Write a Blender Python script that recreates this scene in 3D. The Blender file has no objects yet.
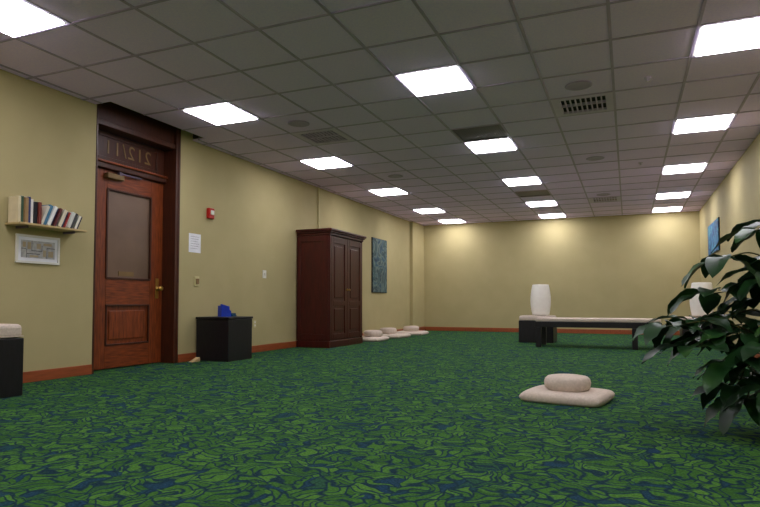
import bpy, bmesh, math, random
from mathutils import Vector, Matrix
random.seed(7)
S=bpy.context.scene
COL=S.collection
def link(o,parent=None):
    COL.objects.link(o)
    if parent: o.parent=parent
    return o
def rgb(r,g,b):
    f=lambda c:(c/255/12.92) if c/255<=.04045 else ((c/255+.055)/1.055)**2.4
    return (f(r),f(g),f(b),1)
# ---------- materials
def new(name,rough=.6,spec=.3):
    m=bpy.data.materials.new(name); m.use_nodes=True
    nt=m.node_tree; b=nt.nodes['Principled BSDF']
    b.inputs['Roughness'].default_value=rough
    b.inputs['Specular IOR Level'].default_value=spec
    return m,nt,b
def N(nt,t,**k):
    n=nt.nodes.new(t)
    for a,v in k.items(): setattr(n,a,v)
    return n
def ramp(nt,stops,interp='LINEAR'):
    r=N(nt,'ShaderNodeValToRGB'); e=r.color_ramp.elements; r.color_ramp.interpolation=interp
    while len(e)<len(stops): e.new(.5)
    for i,(p,c) in enumerate(stops): e[i].position=p; e[i].color=c
    return r
def noise_mat(name,c1,c2,scale=20,rough=.6,spec=.3,stretch=(1,1,1),bump=0,detail=4,bscale=None):
    m,nt,b=new(name,rough,spec)
    tc=N(nt,'ShaderNodeTexCoord'); mp=N(nt,'ShaderNodeMapping'); mp.inputs['Scale'].default_value=stretch
    nt.links.new(tc.outputs['Object'],mp.inputs['Vector'])
    n=N(nt,'ShaderNodeTexNoise'); n.inputs['Scale'].default_value=scale; n.inputs['Detail'].default_value=detail
    nt.links.new(mp.outputs[0],n.inputs['Vector'])
    r=ramp(nt,[(.3,c1),(.7,c2)]); nt.links.new(n.outputs['Fac'],r.inputs[0]); nt.links.new(r.outputs[0],b.inputs['Base Color'])
    if bump:
        n2=N(nt,'ShaderNodeTexNoise'); n2.inputs['Scale'].default_value=bscale or scale; nt.links.new(mp.outputs[0],n2.inputs['Vector'])
        bp=N(nt,'ShaderNodeBump'); bp.inputs['Strength'].default_value=bump; bp.inputs['Distance'].default_value=.01
        nt.links.new(n2.outputs['Fac'],bp.inputs['Height']); nt.links.new(bp.outputs[0],b.inputs['Normal'])
    return m
M={}
M['wall']=noise_mat('wall_paint',rgb(180,167,122),rgb(185,172,127),3,.75,.2,bump=.05,bscale=150)
M['tile']=noise_mat('ceiling_tile',rgb(228,208,255),rgb(238,218,255),60,.9,.1,bump=.15,bscale=220)
M['grid']=noise_mat('ceiling_grid',rgb(172,154,192),rgb(180,162,200),10,.5,.3)
M['plenum']=noise_mat('plenum_dark',rgb(70,55,50),rgb(80,62,55),5,.9)
M['base']=noise_mat('baseboard_wood',rgb(140,70,36),rgb(162,82,44),6,.45,.4,stretch=(6,1,6))
M['doorwood']=noise_mat('door_oak',rgb(92,38,16),rgb(146,70,30),7,.4,.4,stretch=(8,8,.9),detail=6)
M['doorwood_h']=noise_mat('door_oak_horizontal',rgb(92,38,16),rgb(146,70,30),7,.4,.4,stretch=(8,.9,8),detail=6)
M['doordark']=noise_mat('door_oak_dark',rgb(56,26,14),rgb(78,36,18),7,.4,.4,stretch=(8,8,.9),detail=6)
M['glass']=noise_mat('frosted_glass',rgb(104,80,64),rgb(122,96,78),2,.3,.5)
M['mahog']=noise_mat('mahogany',rgb(52,11,11),rgb(74,18,15),6,.35,.4,stretch=(7,7,.8),detail=6)
M['black']=noise_mat('black_wood',rgb(18,16,20),rgb(28,25,30),8,.4,.4,stretch=(6,6,1))
M['fabric']=noise_mat('cushion_fabric',rgb(206,190,176),rgb(222,206,192),60,.95,.1,bump=.3,bscale=180)
M['white']=noise_mat('white_plastic',rgb(225,222,212),rgb(235,232,225),5,.4)
M['paper']=noise_mat('paper',rgb(232,232,238),rgb(244,244,250),8,.8)
M['lamp']=noise_mat('lantern_paper',rgb(246,240,232),rgb(252,248,240),12,.85,.1)
M['brass']=noise_mat('brass',rgb(190,150,70),rgb(210,170,90),8,.3); M['brass'].node_tree.nodes['Principled BSDF'].inputs['Metallic'].default_value=.8
M['gilt']=noise_mat('gilt_paint',rgb(120,95,60),rgb(135,108,70),8,.5)
M['steel']=noise_mat('dark_metal',rgb(88,76,92),rgb(100,88,104),8,.4)
M['red']=noise_mat('alarm_red',rgb(170,25,20),rgb(190,35,25),8,.4)
M['blue']=noise_mat('blue_plastic',rgb(25,50,165),rgb(35,70,190),8,.35)
M['teal']=noise_mat('teal_card',rgb(30,70,100),rgb(40,90,120),8,.5)
M['ivory']=noise_mat('ivory_plate',rgb(200,190,140),rgb(210,200,150),8,.5)
M['shelf']=noise_mat('shelf_maple',rgb(190,165,115),rgb(205,180,130),8,.5,stretch=(6,1,6))
M['vent']=noise_mat('vent_metal',rgb(200,184,216),rgb(210,194,226),8,.5)
M['ventdark']=noise_mat('vent_dark',rgb(42,38,46),rgb(54,48,58),8,.8)
M['soil']=noise_mat('soil',rgb(35,25,18),rgb(60,42,30),40,.95,bump=.5)
M['pot']=noise_mat('pot_ceramic',rgb(40,32,30),rgb(55,42,38),6,.3)
M['stem']=noise_mat('plant_stem',rgb(60,66,36),rgb(86,82,50),30,.7,stretch=(1,1,3))
M['steps']=noise_mat('wood_wedge',rgb(200,170,120),rgb(215,185,140),20,.6)
# leaf
m,nt,b=new('leaf_green',.42,.4)
oi=N(nt,'ShaderNodeTexCoord'); n=N(nt,'ShaderNodeTexNoise'); n.inputs['Scale'].default_value=4.5
nt.links.new(oi.outputs['Object'],n.inputs['Vector'])
r=ramp(nt,[(.3,rgb(14,36,18)),(.55,rgb(26,62,24)),(.75,rgb(62,104,42))]); nt.links.new(n.outputs['Fac'],r.inputs[0]); nt.links.new(r.outputs[0],b.inputs['Base Color'])
M['leaf']=m
# emission panel
m,nt,b=new('light_diffuser',.5)
b.inputs['Base Color'].default_value=(.9,.9,.95,1)
b.inputs['Emission Color'].default_value=(.95,.925,1,1); b.inputs['Emission Strength'].default_value=18
M['light']=m
# carpet
m,nt,b=new('carpet_leaf_pattern',.95,.05)
L=nt.links.new
tc=N(nt,'ShaderNodeTexCoord')
n1=N(nt,'ShaderNodeTexNoise'); n1.inputs['Scale'].default_value=6.5; n1.inputs['Detail'].default_value=1
L(tc.outputs['Object'],n1.inputs['Vector'])
sub=N(nt,'ShaderNodeVectorMath',operation='SUBTRACT'); sub.inputs[1].default_value=(.5,.5,.5); L(n1.outputs['Color'],sub.inputs[0])
sc=N(nt,'ShaderNodeVectorMath',operation='SCALE'); sc.inputs['Scale'].default_value=.24; L(sub.outputs[0],sc.inputs[0])
ad=N(nt,'ShaderNodeVectorMath',operation='ADD'); L(tc.outputs['Object'],ad.inputs[0]); L(sc.outputs[0],ad.inputs[1])
def vor(rot):
    mr=N(nt,'ShaderNodeMapping'); mr.inputs['Rotation'].default_value=(0,0,rot); L(ad.outputs[0],mr.inputs['Vector'])
    mp=N(nt,'ShaderNodeMapping'); mp.inputs['Scale'].default_value=(10,23,0); L(mr.outputs[0],mp.inputs['Vector'])
    v=N(nt,'ShaderNodeTexVoronoi',feature='DISTANCE_TO_EDGE',voronoi_dimensions='2D'); v.inputs['Scale'].default_value=1; v.inputs['Randomness'].default_value=.8; L(mp.outputs[0],v.inputs['Vector'])
    v2=N(nt,'ShaderNodeTexVoronoi',feature='F1',voronoi_dimensions='2D'); v2.inputs['Scale'].default_value=1; v2.inputs['Randomness'].default_value=.8; L(mp.outputs[0],v2.inputs['Vector'])
    return v.outputs['Distance'],v2.outputs['Color']
d1,c1=vor(.35); d2,c2=vor(1.75)
vm=N(nt,'ShaderNodeTexVoronoi',feature='F1',voronoi_dimensions='2D'); vm.inputs['Scale'].default_value=6; L(ad.outputs[0],vm.inputs['Vector'])
ms=N(nt,'ShaderNodeSeparateColor'); L(vm.outputs['Color'],ms.inputs[0])
gt=N(nt,'ShaderNodeMath',operation='GREATER_THAN'); gt.inputs[1].default_value=.5; L(ms.outputs[0],gt.inputs[0])
mxd=N(nt,'ShaderNodeMix',data_type='RGBA'); L(gt.outputs[0],mxd.inputs[0]); L(d1,mxd.inputs[6]); L(d2,mxd.inputs[7])
mxc=N(nt,'ShaderNodeMix',data_type='RGBA'); L(gt.outputs[0],mxc.inputs[0]); L(c1,mxc.inputs[6]); L(c2,mxc.inputs[7])
edge=ramp(nt,[(.06,(0,0,0,1)),(.17,(1,1,1,1))]); L(mxd.outputs[2],edge.inputs[0])
sep=N(nt,'ShaderNodeSeparateColor'); L(mxc.outputs[2],sep.inputs[0])
gr=ramp(nt,[(0,rgb(36,66,92)),(.07,rgb(38,74,84)),(.12,rgb(56,98,46)),(.6,rgb(70,116,50)),(1,rgb(88,134,56))]); L(sep.outputs[0],gr.inputs[0])
fib=N(nt,'ShaderNodeTexNoise'); fib.inputs['Scale'].default_value=90; L(tc.outputs['Object'],fib.inputs['Vector'])
fr=ramp(nt,[(.3,(.55,.55,.55,1)),(.7,(1.1,1.1,1.1,1))]); L(fib.outputs['Fac'],fr.inputs[0])
mix=N(nt,'ShaderNodeMix',data_type='RGBA'); L(edge.outputs[0],mix.inputs[0]); mix.inputs[6].default_value=rgb(30,56,70); L(gr.outputs[0],mix.inputs[7])
mul=N(nt,'ShaderNodeMix',data_type='RGBA',blend_type='MULTIPLY'); mul.inputs[0].default_value=1; L(mix.outputs[2],mul.inputs[6]); L(fr.outputs[0],mul.inputs[7])
L(mul.outputs[2],b.inputs['Base Color'])
bp=N(nt,'ShaderNodeBump'); bp.inputs['Strength'].default_value=.4; bp.inputs['Distance'].default_value=.01; L(fib.outputs['Fac'],bp.inputs['Height']); L(bp.outputs[0],b.inputs['Normal'])
M['carpet']=m
# painting
def art(name,stops,scale):
    m,nt,b=new(name,.5)
    tc=N(nt,'ShaderNodeTexCoord'); n=N(nt,'ShaderNodeTexNoise'); n.inputs['Scale'].default_value=scale; n.inputs['Detail'].default_value=6; n.inputs['Distortion'].default_value=2
    nt.links.new(tc.outputs['Object'],n.inputs['Vector']); r=ramp(nt,stops); nt.links.new(n.outputs['Fac'],r.inputs[0]); nt.links.new(r.outputs[0],b.inputs['Base Color'])
    return m
M['art1']=art('painting_dark_teal',[(.3,rgb(20,44,70)),(.42,rgb(40,80,100)),(.5,rgb(105,125,118)),(.56,rgb(26,52,68)),(.66,rgb(60,96,98)),(.8,rgb(150,150,130))],2.6)
M['art2']=art('painting_blue',[(.3,rgb(10,40,90)),(.5,rgb(30,110,170)),(.62,rgb(80,170,190)),(.8,rgb(20,60,70))],4)
M['plan']=noise_mat('plan_ink',rgb(95,92,96),rgb(110,106,110),8,.7)
M['planfill']=noise_mat('plan_fill',rgb(180,160,130),rgb(196,180,150),8,.7)
M['plangrey']=noise_mat('plan_grey',rgb(168,168,172),rgb(205,203,200),30,.7)

# ---------- geometry helpers
def bm_box(bm,x0,x1,y0,y1,z0,z1,mi=0):
    vs=[bm.verts.new(p) for p in [(x0,y0,z0),(x1,y0,z0),(x1,y1,z0),(x0,y1,z0),(x0,y0,z1),(x1,y0,z1),(x1,y1,z1),(x0,y1,z1)]]
    for f in [(0,3,2,1),(4,5,6,7),(0,1,5,4),(1,2,6,5),(2,3,7,6),(3,0,4,7)]:
        fc=bm.faces.new([vs[i] for i in f]); fc.material_index=mi
def mesh_obj(name,bm,mats,parent=None,smooth=False,bevel=0,loc=None):
    me=bpy.data.meshes.new(name); bm.to_mesh(me); bm.free()
    for k in mats: me.materials.append(M[k])
    if smooth:
        for p in me.polygons: p.use_smooth=True
    o=bpy.data.objects.new(name,me); link(o,parent)
    if loc: o.location=loc
    if bevel:
        md=o.modifiers.new('bevel','BEVEL'); md.width=bevel; md.segments=2; md.limit_method='ANGLE'
    return o
def box(name,x0,x1,y0,y1,z0,z1,mat,parent=None,bevel=0):
    bm=bmesh.new(); bm_box(bm,x0,x1,y0,y1,z0,z1)
    return mesh_obj(name,bm,[mat],parent,bevel=bevel)
def boxes(name,lst,mats,parent=None,bevel=0):
    bm=bmesh.new()
    for t in lst: bm_box(bm,*t[:6],t[6] if len(t)>6 else 0)
    return mesh_obj(name,bm,mats,parent,bevel=bevel)
def empty(name,loc=(0,0,0),rz=0):
    e=bpy.data.objects.new(name,None); e.empty_display_size=.1; e.location=loc; e.rotation_euler=(0,0,rz); COL.objects.link(e); return e
def lathe(name,prof,mat,parent=None,seg=48,loc=(0,0,0),axis='Z',ripple=0,rn=0,smooth=True):
    bm=bmesh.new(); rings=[]
    for r,z in prof:
        ring=[]
        for i in range(seg):
            a=2*math.pi*i/seg; rr=r*(1+ripple*math.cos(a*rn))
            p=(rr*math.cos(a),rr*math.sin(a),z)
            if axis=='X': p=(p[2],p[0],p[1])
            ring.append(bm.verts.new(p))
        rings.append(ring)
    for a,b2 in zip(rings,rings[1:]):
        for i in range(seg): bm.faces.new([a[i],a[(i+1)%seg],b2[(i+1)%seg],b2[i]])
    bm.faces.new(rings[0][::-1]); bm.faces.new(rings[-1])
    bmesh.ops.recalc_face_normals(bm,faces=bm.faces)
    return mesh_obj(name,bm,[mat],parent,smooth=smooth,loc=loc)
def pillow(name,w,d,h,mat,parent=None,loc=(0,0,0),rz=0,edge=.35,seed=0,n=28):
    """flat stuffed mat: rounded-square outline, softly domed, with side wall; base at local z=0"""
    rnd=random.Random(seed); ph=[rnd.uniform(0,6) for _ in range(4)]
    bm=bmesh.new()
    for s in (1,-1):
        g=[]
        for i in range(n+1):
            row=[]
            for j in range(n+1):
                u=math.sin((i/n-.5)*math.pi); v=math.sin((j/n-.5)*math.pi)
                px=u*(1-.05*v*v); py=v*(1-.05*u*u)
                t=max(0,(1-abs(u)**12))**.5*max(0,(1-abs(v)**12))**.5
                if s==1: z=h*.45+h*.55*t*(1-.18*(u*u+v*v)/2)+h*.05*t*math.sin(5*u+ph[0])*math.sin(4*v+ph[1])
                else: z=h*.45*(1-min(1,t*1.3))
                row.append(bm.verts.new((px*w/2,py*d/2,z)))
            g.append(row)
        for i in range(n):
            for j in range(n):
                bm.faces.new([g[i][j],g[i+1][j],g[i+1][j+1],g[i][j+1]])
    bmesh.ops.remove_doubles(bm,verts=bm.verts,dist=.0004)
    bmesh.ops.recalc_face_normals(bm,faces=bm.faces)
    o=mesh_obj(name,bm,[mat],parent,smooth=True,loc=loc); o.rotation_euler=(0,0,rz); return o
def tube(name,pts,rad,mat,parent=None):
    cu=bpy.data.curves.new(name,'CURVE'); cu.dimensions='3D'; cu.bevel_depth=rad; cu.bevel_resolution=3; cu.use_fill_caps=True
    sp=cu.splines.new('BEZIER'); sp.bezier_points.add(len(pts)-1)
    for p,q in zip(sp.bezier_points,pts): p.co=q; p.handle_left_type=p.handle_right_type='AUTO'
    cu.materials.append(M[mat]); o=bpy.data.objects.new(name,cu); link(o,parent); return o

# ---------- room
XL,XR,YF,YB,H=-5.07,1.5,14.9,-2.6,2.785
TOP=3.2; CAM=.725
D0,D1=4.45,5.66
box('floor',XL-.3,XR+.3,YB-.2,YF+.2,-.1,0,'carpet')
boxes('wall_left',[(XL-.25,XL,YB-.2,D0,0,TOP),(XL-.25,XL,D1,YF,0,TOP),(XL-.25,XL,D0,D1,3.08,TOP),(XL,XL+.08,14.0,YF,0,H)],['wall'])
box('wall_right',XR,XR+.2,YB-.2,YF,0,TOP,'wall')
box('wall_back',XL-.25,XR+.2,YF,YF+.2,0,TOP,'wall')
box('wall_front',XL,XR,YB-.2,YB,0,TOP,'wall')
bh=.1
boxes('baseboard_left',[(XL,XL+.018,YB,D0-.01,0,bh),(XL,XL+.018,D1+.03,14.0,0,bh),(XL+.08,XL+.098,14.0,YF,0,bh),(XL,XL+.098,13.982,14.0,0,bh)],['base'],bevel=.004)
box('baseboard_back',XL+.1,XR-.02,YF-.018,YF,0,bh,'base',bevel=.004)
box('baseboard_right',XR-.018,XR,YB,YF,0,bh,'base',bevel=.004)
# ceiling: suspended tiles
T=.61; CX=-1.62; CY=5.19
cols=[-4.06,-1.62,.82]; rows=[-2.13,.31,2.75,5.19,7.63,10.07,12.51,14.34]
NX=XL+.21; N0,N1=4.43,5.92
bm=bmesh.new()
def add_tile(x0,x1,y0,y1,z0,z1,mi):
    if x1-x0>.01 and y1-y0>.01: bm_box(bm,x0,x1,y0,y1,z0,z1,mi)
def clipped(x0,x1,y0,y1,z0,z1,mi):
    x0=max(x0,XL);x1=min(x1,XR);y0=max(y0,YB);y1=min(y1,YF)
    if x1<=x0 or y1<=y0: return
    if x0<NX and y1>N0 and y0<N1:
        add_tile(x0,min(x1,NX),y0,min(y1,N0),z0,z1,mi)
        add_tile(x0,min(x1,NX),max(y0,N1),y1,z0,z1,mi)
        add_tile(max(x0,NX),x1,y0,y1,z0,z1,mi)
    else: add_tile(x0,x1,y0,y1,z0,z1,mi)
vents={(-3,2),(2,2),(2,12)}; darkt={(0,3),(0,10)}
for i in range(-6,7):
    for j in range(-13,18):
        cx=CX+i*T; cy=CY+j*T
        if any(abs(cx-a)<.05 for a in cols) and any(abs(cy-b_)<.05 for b_ in rows): continue
        if (i,j) in vents or (i,j) in darkt: continue
        clipped(cx-T/2+.009,cx+T/2-.009,cy-T/2+.009,cy+T/2-.009,H+.001+random.uniform(0,.002),H+.02,0)
for i in range(-6,7):
    x=CX+(i-.5)*T
    clipped(x-.012,x+.012,YB,YF,H-.004,H+.03,1)
for j in range(-13,18):
    y=CY+(j-.5)*T
    clipped(XL,XR,y-.012,y+.012,H-.0045,H+.03,1)
bm_box(bm,XL-.25,XR+.2,YB-.2,YF+.2,TOP,TOP+.1,2)
# notch lining over the door
bm_box(bm,NX,NX+.02,N0-.02,N1+.02,H+.03,TOP,2); bm_box(bm,XL,NX,N0-.02,N0,H+.03,TOP,2); bm_box(bm,XL,NX,N1,N1+.02,H+.03,TOP,2)
mesh_obj('ceiling',bm,['tile','grid','plenum'])
# light fixtures
for cx in cols:
    for cy in rows:
        g=empty('ceiling_light_panel',(cx,cy,H))
        a=.293;b_=.272
        boxes('frame',[(-a,a,-a,-b_,-.003,.03),(-a,a,b_,a,-.003,.03),(-a,-b_,-b_,b_,-.003,.03),(b_,a,-b_,b_,-.003,.03)],['white'],g)
        box('diffuser',-b_,b_,-b_,b_,-.014,.012,'light',g)
for (i,j) in vents:
    g=empty('ceiling_air_vent',(CX+i*T,CY+j*T,H)); a=.293
    lst=[(-a,a,-a,-a+.07,-.004,.02),(-a,a,a-.07,a,-.004,.02),(-a,-a+.07,-a+.07,a-.07,-.004,.02),(a-.07,a,-a+.07,a-.07,-.004,.02)]
    boxes('frame',lst,['vent'],g)
    box('duct',-.25,.25,-.25,.25,.03,.04,'ventdark',g)
    boxes('louvers',[(-.223+k*.05,-.211+k*.05,-.223,.223,0,.025) for k in range(9)]+[(-.223,.223,-.008,.008,-.002,.025)],['vent'],g)
for (i,j) in darkt:
    g=empty('return_air_grille',(CX+i*T,CY+j*T,H)); a=.293
    boxes('frame',[(-a,a,-a,-a+.02,-.004,.02),(-a,a,a-.02,a,-.004,.02),(-a,-a+.02,-a+.02,a-.02,-.004,.02),(a-.02,a,-a+.02,a-.02,-.004,.02)],['steel'],g)
    boxes('core',[(-.273,.273,-.273,.273,.008,.03)]+[(-.273+k*.0273,-.269+k*.0273,-.273,.273,.003,.008) for k in range(1,20)],['steel'],g)
for (x,y) in [(-.4,5.80),(-3.45,5.80),(-.4,8.85),(-3.45,8.85),(-.4,11.9)]:
    g=empty('ceiling_speaker',(x,y,H))
    lathe('grille',[(.0001,-.007),(.10,-.008),(.108,-.012),(.125,-.008),(.125,-.004),(.10,-.002)],'grid',g)
for (x,y) in [(.2,5.85),(.2,9.4)]:
    g=empty('fire_sprinkler',(x,y,H))
    lathe('escutcheon',[(.035,0),(.033,-.008),(.012,-.012),(.012,-.03),(.02,-.032),(.02,-.035),(.0001,-.036)],'vent',g,seg=20)

# ---------- door
g=empty('door_1')
XB=-5.25
J0,J1=.022,.045
box('jamb_near',XL-.25,XL+.006,D0,D0+J0,0,3.08,'doordark',g,.003)
box('jamb_far',XL-.25,XL+.012,D1-J1,D1,0,3.08,'doordark',g,.004)
box('casing_far',XL,XL+.02,D1-.005,D1+.025,0,3.05,'doordark',g,.005)
box('header',XL-.25,XL-.02,D0+J0,D1-J1,2.62,3.08,'doordark',g,.004)
box('header_moulding',XL-.17,XL-.0,D0+J0,D1-J1,2.60,2.66,'doordark',g,.008)
y0,y1=D0+J0+.003,D1-J1-.003
box('transom_bar',XB-.05,XB+.05,y0,y1,2.19,2.28,'doordark',g,.008)
box('transom_cap',XB-.05,XB+.075,y0,y1,2.245,2.27,'doorwood_h',g,.008)
boxes('transom_frame',[(XB-.04,XB,y0,y0+.16,2.28,2.6),(XB-.04,XB,y1-.12,y1,2.28,2.6),(XB-.04,XB,y0+.16,y1-.12,2.28,2.33),(XB-.04,XB,y0+.16,y1-.12,2.55,2.6)],['doordark'],g,.004)
box('transom_glass',XB-.03,XB-.015,y0+.16,y1-.12,2.33,2.55,'doordark',g)
tx=bpy.data.curves.new('transom_number','FONT'); tx.body='212/11'; tx.size=.23; tx.align_x='CENTER'; tx.align_y='CENTER'; tx.extrude=.002; tx.space_character=1.15
tx.materials.append(M['gilt']); to=bpy.data.objects.new('transom_number',tx); link(to,g); to.location=(XB-.012,5.07,2.44); to.rotation_euler=(math.pi/2,0,math.pi/2); to.scale=(-.95,.95,1)
# leaf
gy0,gy1=4.77,5.41
boxes('leaf_stiles',[(XB-.045,XB,y0,gy0,.01,2.185),(XB-.045,XB,gy1,y1,.01,2.185)],['doorwood'],g,.004)
boxes('leaf_rails',[(XB-.045,XB,gy0,gy1,.01,.26),(XB-.045,XB,gy0,gy1,.70,1.0),(XB-.045,XB,gy0,gy1,1.98,2.185)],['doorwood_h'],g,.004)
box('lower_panel',XB-.035,XB-.018,gy0,gy1,.26,.70,'doorwood',g)
boxes('lower_panel_field',[(XB-.03,XB-.006,gy0+.06,gy1-.06,.32,.64)],['doorwood'],g,.008)
boxes('mouldings',[(XB-.01,XB+.012,gy0-.005,gy1+.005,1.0-.012,1.0+.012),(XB-.01,XB+.012,gy0-.005,gy1+.005,1.968,1.992),(XB-.01,XB+.012,gy0-.012,gy0+.012,1.0,1.98),(XB-.01,XB+.012,gy1-.012,gy1+.012,1.0,1.98),
 (XB-.01,XB+.008,gy0,gy1,.255,.275),(XB-.01,XB+.008,gy0,gy1,.69,.71),(XB-.01,XB+.008,gy0,gy0+.02,.26,.7),(XB-.01,XB+.008,gy1-.02,gy1,.26,.7)],['doordark'],g,.004)
box('glass_panel',XB-.03,XB-.015,gy0,gy1,1.0,1.98,'glass',g)
box('door_plaque',XB-.015,XB-.008,4.95,5.17,1.03,1.08,'gilt',g)
box('lock_plate',XB,XB+.008,5.50,5.55,.78,1.02,'brass',g,.003)
lathe('knob_rose',[(.03,0),(.03,.01),(.012,.015),(.012,.04),(.028,.05),(.032,.06),(.026,.075),(.001,.08)],'brass',g,24,(XB+.006,5.525,.9),'X')
box('closer_body',XB,XB+.06,4.72,4.95,2.09,2.15,'gilt',g,.01)
boxes('closer_arm',[(XB+.03,XB+.045,4.9,5.22,2.16,2.175),(XB+.02,XB+.06,4.88,4.92,2.14,2.18)],['steel'],g)
lathe('hinge_1',[(.012,0),(.012,.1)],'brass',g,12,(XB+.008,y0+.012,.3)); lathe('hinge_2',[(.012,0),(.012,.1)],'brass',g,12,(XB+.008,y0+.012,1.85))

# ---------- wall shelf with books
g=empty('wall_bookshelf')
SZ=1.435
box('board',XL,XL+.2,3.50,4.19,SZ-.018,SZ,'shelf',g,.003)
boxes('brackets',[(XL,XL+.15,3.6,3.615,SZ-.04,SZ-.018),(XL,XL+.15,4.08,4.095,SZ-.04,SZ-.018)],['steel'],g)
g=empty('row_of_books')
colsb=[(215,200,165),(60,90,70),(150,120,80),(40,50,100),(235,232,225),(30,30,36),(120,50,40),(200,195,180),(60,110,140),(225,225,222),(40,50,90),(90,40,40),(50,90,150),(215,205,180),(35,50,80),(160,50,45),(210,210,205),(60,60,60),(40,70,120),(230,225,210),(45,45,60)]
hs=[.23,.235,.225,.235,.22,.2,.2,.19,.2,.195,.19,.185,.18,.175,.165,.16,.16,.155,.15,.14,.14]
y=3.515; k=0
while y<4.11 and k<21:
    c=colsb[k]; key='book%d'%k; M[key]=noise_mat('book_cover_%d'%k,rgb(*c),rgb(*[min(255,q+12) for q in c]),15,.5)
    w=random.uniform(.018,.034); h=hs[k]; d=random.uniform(.13,.17)
    tilt=0 if k<7 else -.38+random.uniform(-.05,.03)
    bm=bmesh.new()
    bm_box(bm,0,d,0,w,0,h,0); bm_box(bm,-.001,d-.004,.003,w-.003,.003,h+.0015,1)
    o=mesh_obj('book_%d'%(k+1),bm,[key,'paper'],g,loc=(XL+.02,y,SZ+.001))
    o.rotation_euler=(tilt,0,0)
    if tilt<0: o.location.z=SZ+.001+abs(math.sin(tilt))*w
    y+=w+ (.002 if k<7 else .004); k+=1
g=empty('framed_floor_plan')
py0,py1,pz0,pz1=3.60,4.04,1.09,1.35
boxes('frame',[(XL,XL+.02,py0,py1,pz0,pz0+.02),(XL,XL+.02,py0,py1,pz1-.02,pz1),(XL,XL+.02,py0,py0+.02,pz0+.02,pz1-.02),(XL,XL+.02,py1-.02,py1,pz0+.02,pz1-.02)],['white'],g,.002)
box('mat',XL,XL+.01,py0+.02,py1-.02,pz0+.02,pz1-.02,'paper',g)
a,c=XL+.01,XL+.0125
def ln(u0,u1,v0,v1,mi=0): return (a,c+(0 if mi!=2 else -.0008),py0+.05+u0*.34,py0+.05+u1*.34,pz0+.05+v0*.16,pz0+.05+v1*.16,mi)
boxes('plan_drawing',[ln(0,1,0,1,2),ln(.0,.14,.5,.53),ln(.3,.312,.4,1),ln(.3,.6,.4,.44),ln(.6,.612,.4,.75),ln(.75,.762,0,.6),ln(.75,1,.6,.64),ln(.15,.162,0,.5),ln(.15,.55,.22,.26),
 ln(.45,.57,.55,.85,1),ln(.04,.13,.6,.9,1),ln(.8,.95,.1,.45,1),ln(.25,.5,.05,.16,1),ln(.65,.9,.75,.9,1),ln(.64,.73,.1,.5,1),ln(.18,.28,.5,.9,1)],['plan','planfill','plangrey'],g)

# ---------- wall devices
g=empty('fire_alarm_strobe',(XL,6.25,1.90)); box('body',0,.05,-.055,.055,-.07,.07,'red',g,.01); box('strobe_lens',.05,.065,-.03,.03,-.02,.04,'white',g,.006)
g=empty('posted_notice',(XL,5.98,1.485)); box('sheet',0,.004,-.11,.11,-.12,.12,'paper',g); boxes('printed_lines',[(.004,.005,-.08,.08*(1-.3*(k%3)/2),.08-k*.03,.083-k*.03) for k in range(6)],['steel'],g)
g=empty('thermostat',(XL,6.02,1.0)); box('plate',0,.012,-.045,.045,-.065,.065,'ivory',g,.004); box('dial',.012,.03,-.022,.022,-.035,.035,'gilt',g,.004)
g=empty('light_switch',(XL,7.54,1.16)); box('plate',0,.01,-.045,.045,-.06,.06,'white',g,.004); box('toggle',.01,.025,-.012,.012,-.02,.02,'white',g,.004)
g=empty('wall_outlet',(XL,7.3,.42)); box('plate',0,.008,-.035,.035,-.055,.055,'ivory',g,.003); boxes('sockets',[(.008,.011,-.015,.015,.01,.035),(.008,.011,-.015,.015,-.035,-.01)],['white'],g)
g=empty('wall_conduit',(XL,9.2,0)); tube('pipe',[(.02,0,H-.006),(.02,0,2.3),(.02,0,1.95)],.014,'ivory',g)
g=empty('door_wedge',(XL+.11,6.0-.13,0))
bm=bmesh.new(); vs=[bm.verts.new(p) for p in [(-.03,-.07,0),(.03,-.07,0),(.03,.07,0),(-.03,.07,0),(-.03,.07,.05),(.03,.07,.05)]]
for f in [(0,3,2,1),(0,1,5,4),(1,2,5),(0,4,3),(2,3,4,5)]: bm.faces.new([vs[i] for i in f])
mesh_obj('wedge',bm,['steps'],g)

# ---------- cube side table with desk things
g=empty('cube_side_table')
boxes('body',[(XL+.025,-4.55,6.0,6.5,0,.52)],['black'],g,.006)
box('top',XL+.02,-4.54,5.99,6.51,.522,.55,'black',g,.006)
g=empty('blue_magazine_holder',(-4.78,6.22,.551),1.2)
bm=bmesh.new()
def slab(pts,y0,y1):
    a=[bm.verts.new((p[0],y0,p[1])) for p in pts]; c=[bm.verts.new((p[0],y1,p[1])) for p in pts]
    bm.faces.new(a); bm.faces.new(c[::-1]); n_=len(pts)
    for i in range(n_): bm.faces.new([a[i],c[i],c[(i+1)%n_],a[(i+1)%n_]])
prof=[(-.07,0),(.07,0),(.07,.07),(.0,.13),(-.07,.14)]
slab(prof,-.045,-.04); slab(prof,.04,.045); slab([(-.07,0),(.07,0),(.07,.005),(-.07,.005)],-.04,.04); slab([(-.07,0),(-.065,0),(-.065,.14),(-.07,.14)],-.04,.04); slab([(.065,0),(.07,0),(.07,.07),(.065,.07)],-.04,.04)
slab([(-.06,.006),(.055,.006),(.055,.13),(-.06,.16)],-.03,.0)
bmesh.ops.recalc_face_normals(bm,faces=bm.faces)
mesh_obj('holder',bm,['blue'],g)
g=empty('booklet_stack',(-4.83,6.38,.551),.2); boxes('booklets',[(-.08,.08,-.06,.06,0,.015),(-.075,.07,-.055,.06,.015,.03),(-.07,.075,-.06,.05,.03,.04)],['teal'],g,.002)

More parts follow.
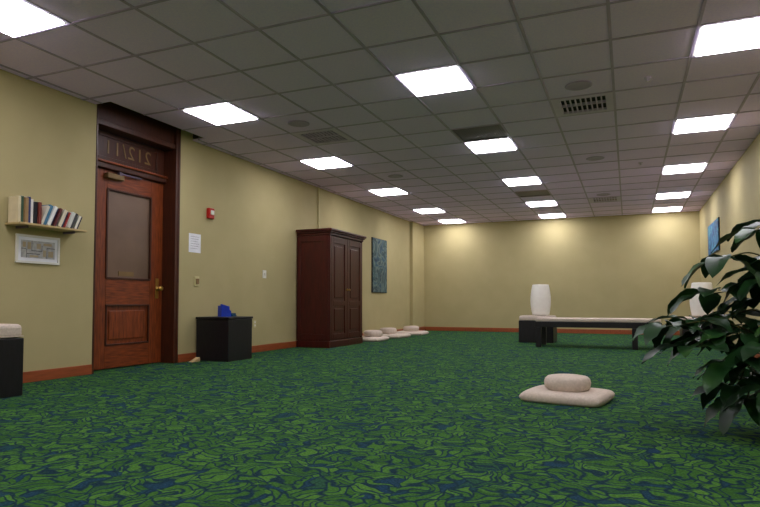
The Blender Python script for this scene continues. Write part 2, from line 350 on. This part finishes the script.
# ---------- armoire
g=empty('armoire')
ax0,ax1,ay0,ay1=XL+.03,-4.43,8.46,9.72
box('carcass',ax0,ax1-.025,ay0,ay1,.09,1.84,'mahog',g,.004)
boxes('side_stiles',[(ax0,ax0+.07,ay0-.012,ay0,.12,1.82),(ax1-.1,ax1-.03,ay0-.012,ay0,.12,1.82),(ax0+.07,ax1-.1,ay0-.012,ay0,.12,.22),(ax0+.07,ax1-.1,ay0-.012,ay0,1.73,1.82)],['mahog'],g,.003)
box('plinth',ax0,ax1,ay0-.02,ay1+.02,0,.11,'mahog',g,.008)
box('cornice_lower',ax0,ax1+.01,ay0-.02,ay1+.02,1.83,1.87,'mahog',g,.008)
box('cornice_mid',ax0,ax1+.035,ay0-.04,ay1+.04,1.87,1.90,'mahog',g,.01)
box('cornice_top',ax0,ax1+.055,ay0-.06,ay1+.06,1.90,1.935,'mahog',g,.008)
my=(ay0+ay1)/2
for n_,(a,c) in enumerate([(ay0+.04,my-.003),(my+.003,ay1-.04)]):
    f0,f1=ax1-.025,ax1
    boxes('door_%d'%(n_+1),[(f0,f1,a,a+.085,.13,1.81),(f0,f1,c-.085,c,.13,1.81),(f0,f1,a+.085,c-.085,.13,.22),(f0,f1,a+.085,c-.085,.68,.76),(f0,f1,a+.085,c-.085,1.71,1.81)],['mahog'],g,.004)
    boxes('door_%d_panels'%(n_+1),[(f0-.01,f1-.012,a+.08,c-.08,.21,.69),(f0-.01,f1-.012,a+.08,c-.08,.75,1.72)],['mahog'],g)
    boxes('door_%d_raised'%(n_+1),[(f0,f1-.002,a+.13,c-.13,.27,.63),(f0,f1-.002,a+.13,c-.13,.81,1.66)],['mahog'],g,.009)
    ky=c-.04 if n_==0 else a+.04
    lathe('knob_%d'%(n_+1),[(.008,0),(.008,.015),(.018,.022),(.016,.032),(.001,.036)],'brass',g,16,(f1,ky,.95),'X')
boxes('pilasters',[(ax1-.03,ax1-.002,ay0,ay0+.037,.11,1.83),(ax1-.03,ax1-.002,ay1-.037,ay1,.11,1.83)],['mahog'],g,.004)

# ---------- paintings
def painting(name,x,sgn,y0,y1,z0,z1,mat):
    g=empty(name,(x,(y0+y1)/2,(z0+z1)/2)); w=(y1-y0)/2;h=(z1-z0)/2
    a,c=(0,.03*sgn) if sgn>0 else (.03*sgn,0)
    box('canvas',a,c,-w,w,-h,h,mat,g,.004)
    a,c=(0,.02) if sgn>0 else (-.02,0)
    boxes('edge_frame',[(a,c,-w-.012,-w,-h-.012,h+.012),(a,c,w,w+.012,-h-.012,h+.012),(a,c,-w,w,-h-.012,-h),(a,c,-w,w,h,h+.012)],['black'],g)
painting('abstract_painting',XL,1,11.6,12.4,.96,2.13,'art1')
painting('blue_painting',XR,-1,11.8,13.2,1.66,2.22,'art2')

# ---------- meditation cushions
def zafu(name,g,loc,r=.17,h=.12,ripple=.012):
    prof=[(.001,0),(r*.85,0),(r*.96,h*.12),(r,h*.35),(r*1.01,h*.55),(r*.97,h*.8),(r*.86,h*.95),(r*.6,h*1.02),(r*.2,h*1.03),(.001,h*1.02)]
    return lathe(name,prof,'fabric',g,72,loc,ripple=ripple,rn=18)
def cushion_set(x,y,rz,w=.66,d=.62,h=.075,off=(0,0),seed=1,r=.17,zh=.12):
    g=empty('meditation_cushion_set',(x,y,0),rz)
    pillow('mat',w,d,h,'fabric',g,(0,0,0),0,seed=seed)
    zafu('round_cushion',g,(off[0],off[1],h*.96),r,zh)
    return g
cushion_set(-.43,4.65,-.18,.60,.54,.08,off=(.0,.0),seed=3,r=.165,zh=.105)
cushion_set(-4.66,10.45,.05,.70,.75,.08,seed=4,off=(.1,.05),r=.18)
cushion_set(-4.66,11.65,-.05,.70,.75,.08,seed=5,off=(-.05,.0),r=.18)
cushion_set(-4.62,12.85,.08,.70,.75,.08,seed=6,off=(.0,.0),r=.18)

# ---------- ottomans (dark base, cushion top)
def ottoman(x0,x1,y0,y1,h=.40,ch=.10,name='cushioned_ottoman'):
    g=empty(name,((x0+x1)/2,(y0+y1)/2,0)); w=(x1-x0)/2; d=(y1-y0)/2
    box('base',-w,w,-d,d,0,h,'black',g,.006)
    box('cushion',-w+.005,w-.005,-d+.005,d-.005,h,h+ch,'fabric',g,.03)
    boxes('piping',[(-w+.003,w-.003,-d+.003,d-.003,h+.012,h+.018)],['fabric'],g)
    return g
ottoman(XL+.03,-4.40,2.35,3.22,.45,.11)
ottoman(-1.88,-1.26,11.1,11.7,.40,.09)
ottoman(.82,1.44,11.0,11.6,.40,.09)
def lantern(x,y,z):
    g=empty('paper_lantern_lamp',(x,y,z))
    prof=[(.13,.006),(.135,.012)]+[(.15+.035*math.sin(math.pi*min(1,(t/24)*.95+.05)),.014+.56*t/24) for t in range(25)]+[(.13,.58)]
    lathe('shade',prof,'lamp',g,60,ripple=.012,rn=20)
    lathe('foot',[(.10,0),(.10,.008)],'black',g,30)
lantern(-1.52,11.42,.492); lantern(1.15,11.3,.492)

# ---------- long bench
g=empty('daybed_bench',(-.48,10.35,0)); w=.95; d=.36
boxes('frame',[(-w,w,-d,-d+.05,.33,.42),(-w,w,d-.05,d,.33,.42),(-w,-w+.05,-d+.05,d-.05,.33,.42),(w-.05,w,-d+.05,d-.05,.33,.42),(-w+.05,w-.05,-d+.05,d-.05,.37,.41)],['black'],g,.005)
boxes('legs',[(-w+.02,-w+.1,-d,-d+.08,0,.33),(w-.1,w-.02,-d,-d+.08,0,.33),(-w+.02,-w+.1,d-.08,d,0,.33),(w-.1,w-.02,d-.08,d,0,.33),(w-.42,w-.34,-d,-d+.08,0,.33),(w-.42,w-.34,d-.08,d,0,.33)],['black'],g,.005)
box('thin_cushion',-w+.01,w-.01,-d+.01,d-.01,.42,.475,'fabric',g,.015)

# ---------- potted umbrella plant
g=empty('potted_umbrella_plant',(0,0,0))
PX,PY=.84,3.88
rv=Vector((.922,.3875,0)); fv=Vector((-.3875,.922,0)); P0=Vector((PX,PY,0))
def W(lx,ly,z): return P0+rv*lx+fv*ly+Vector((0,0,z))
lathe('pot',[(.001,0),(.15,0),(.16,.02),(.2,.28),(.215,.3),(.215,.33),(.195,.33),(.185,.29),(.001,.285)],'pot',g,40,(PX,PY,0))
lathe('soil',[(.001,.286),(.18,.29),(.18,.295),(.001,.30)],'soil',g,30,(PX,PY,0))
whorls=[(-.70,-.02,.60),(-.55,.02,.48),(-.48,.12,.62),(-.34,.05,.98),(-.18,-.05,1.12),(-.02,.1,1.18),(.1,-.05,1.12),(-.22,-.12,.86),(-.38,.1,.78),
(-.28,.12,.66),(-.15,-.18,.78),(0,0,.98),(.12,.1,.85),(-.38,-.1,.42),(-.26,-.2,.5),(-.12,-.25,.62),(.02,-.25,.7),(-.2,.1,.36),(-.24,-.22,.30),(-.08,-.28,.4),(.1,-.2,.5),
(.16,-.1,.65),(.05,.25,.6),(-.36,.22,.5),(.14,.0,1.0),(-.32,0,.28),(-.02,-.3,.27),(-.16,-.05,.55),(-.08,.1,.3),(0,-.12,.45),(.0,-.1,.82),(-.14,.1,.74),
(-.3,-.05,.56),(-.12,-.15,.22),(-.2,-.1,.44),(-.05,-.2,.55),(-.1,.05,.9),(-.24,.05,.2),(.05,-.22,.34),(-.42,.05,.55)]
lm=bmesh.new()
def leaf(base,dirv,L,Wd,droop,roll):
    d=dirv.normalized(); n_=9; p=base.copy()
    side0=d.cross(Vector((0,0,1)))
    if side0.length<.05: side0=Vector((1,0,0))
    side0.normalize()
    rows_=[]
    for i in range(n_+1):
        t=i/n_
        wd=Wd*.5*(math.sin(math.pi*min(1,t**.85))**.8 if 0<t<1 else 0)+.0012
        up=side0.cross(d).normalized()
        sd=(side0*math.cos(roll)+up*math.sin(roll))
        wav=.006*math.sin(t*14+roll*9)
        rows_.append([lm.verts.new(p-sd*wd+up*(wd*.22+wav)),lm.verts.new(p),lm.verts.new(p+sd*wd+up*(wd*.22-wav))])
        d=(d+Vector((0,0,-droop/n_))).normalized(); p=p+d*(L/n_)
    for a,c in zip(rows_,rows_[1:]):
        lm.faces.new([a[0],a[1],c[1],c[0]]); lm.faces.new([a[1],a[2],c[2],c[1]])
for k,(lx,ly,z) in enumerate(whorls):
    c=W(lx,ly,z)
    a0=random.uniform(0,6.28); nl=random.choice([5,6,6,7])
    src=W(lx*.12,ly*.12,max(.42,min(z-.12,.9)) if z>.5 else .42)
    mid=(src+c)/2+Vector((0,0,.08 if z>.5 else .14))
    tube('petiole_%d'%(k+1),[src,mid,c],.004,'stem',g)
    out=(c-src); out.z=0; out=out.normalized() if out.length>.05 else Vector((0,0,0))
    for i in range(nl):
        a=a0+6.283*i/nl+random.uniform(-.15,.15)
        dv=Vector((math.cos(a),math.sin(a),random.uniform(-.15,.4)))+out*.3
        L_=random.uniform(.19,.28)
        if lx<-.6: L_*=.8
        pt=c+dv.normalized()*.035
        leaf(pt,dv,L_,L_*random.uniform(.38,.46),random.uniform(.7,1.7),random.uniform(-.35,.35))
for v_ in lm.verts:
    if v_.co.x>XR-.03: v_.co.x=XR-.03-random.uniform(0,.01)
    if v_.co.z<.012: v_.co.z=.012+random.uniform(0,.01)
mesh_obj('foliage',lm,['leaf'],g,smooth=True)
for k,(dx,dy,zt) in enumerate([(-.04,0,.95),(.04,.03,1.1),(0,-.05,.8)]):
    tube('trunk_%d'%(k+1),[W(dx,dy,.28),W(dx*2,dy*2,.6),W(dx*1.2,dy,zt)],.011,'stem',g)

# ---------- world + camera
w=bpy.data.worlds.new('World'); S.world=w; w.use_nodes=True
w.node_tree.nodes['Background'].inputs[0].default_value=(.05,.05,.06,1); w.node_tree.nodes['Background'].inputs[1].default_value=.3
cd=bpy.data.cameras.new('camera'); cam=bpy.data.objects.new('camera',cd); COL.objects.link(cam)
cd.sensor_width=36; cd.lens=590/760*36; cd.clip_start=.05
cam.location=(0,0,CAM); pitch=2.4
cam.rotation_euler=(math.radians(90+pitch),0,math.radians(22.8))
cd.shift_y=(49.5-590*math.tan(math.radians(pitch)))/760
S.camera=cam
try:
    S.view_settings.view_transform='Standard'; S.view_settings.look='None'
except Exception as e: print(e)
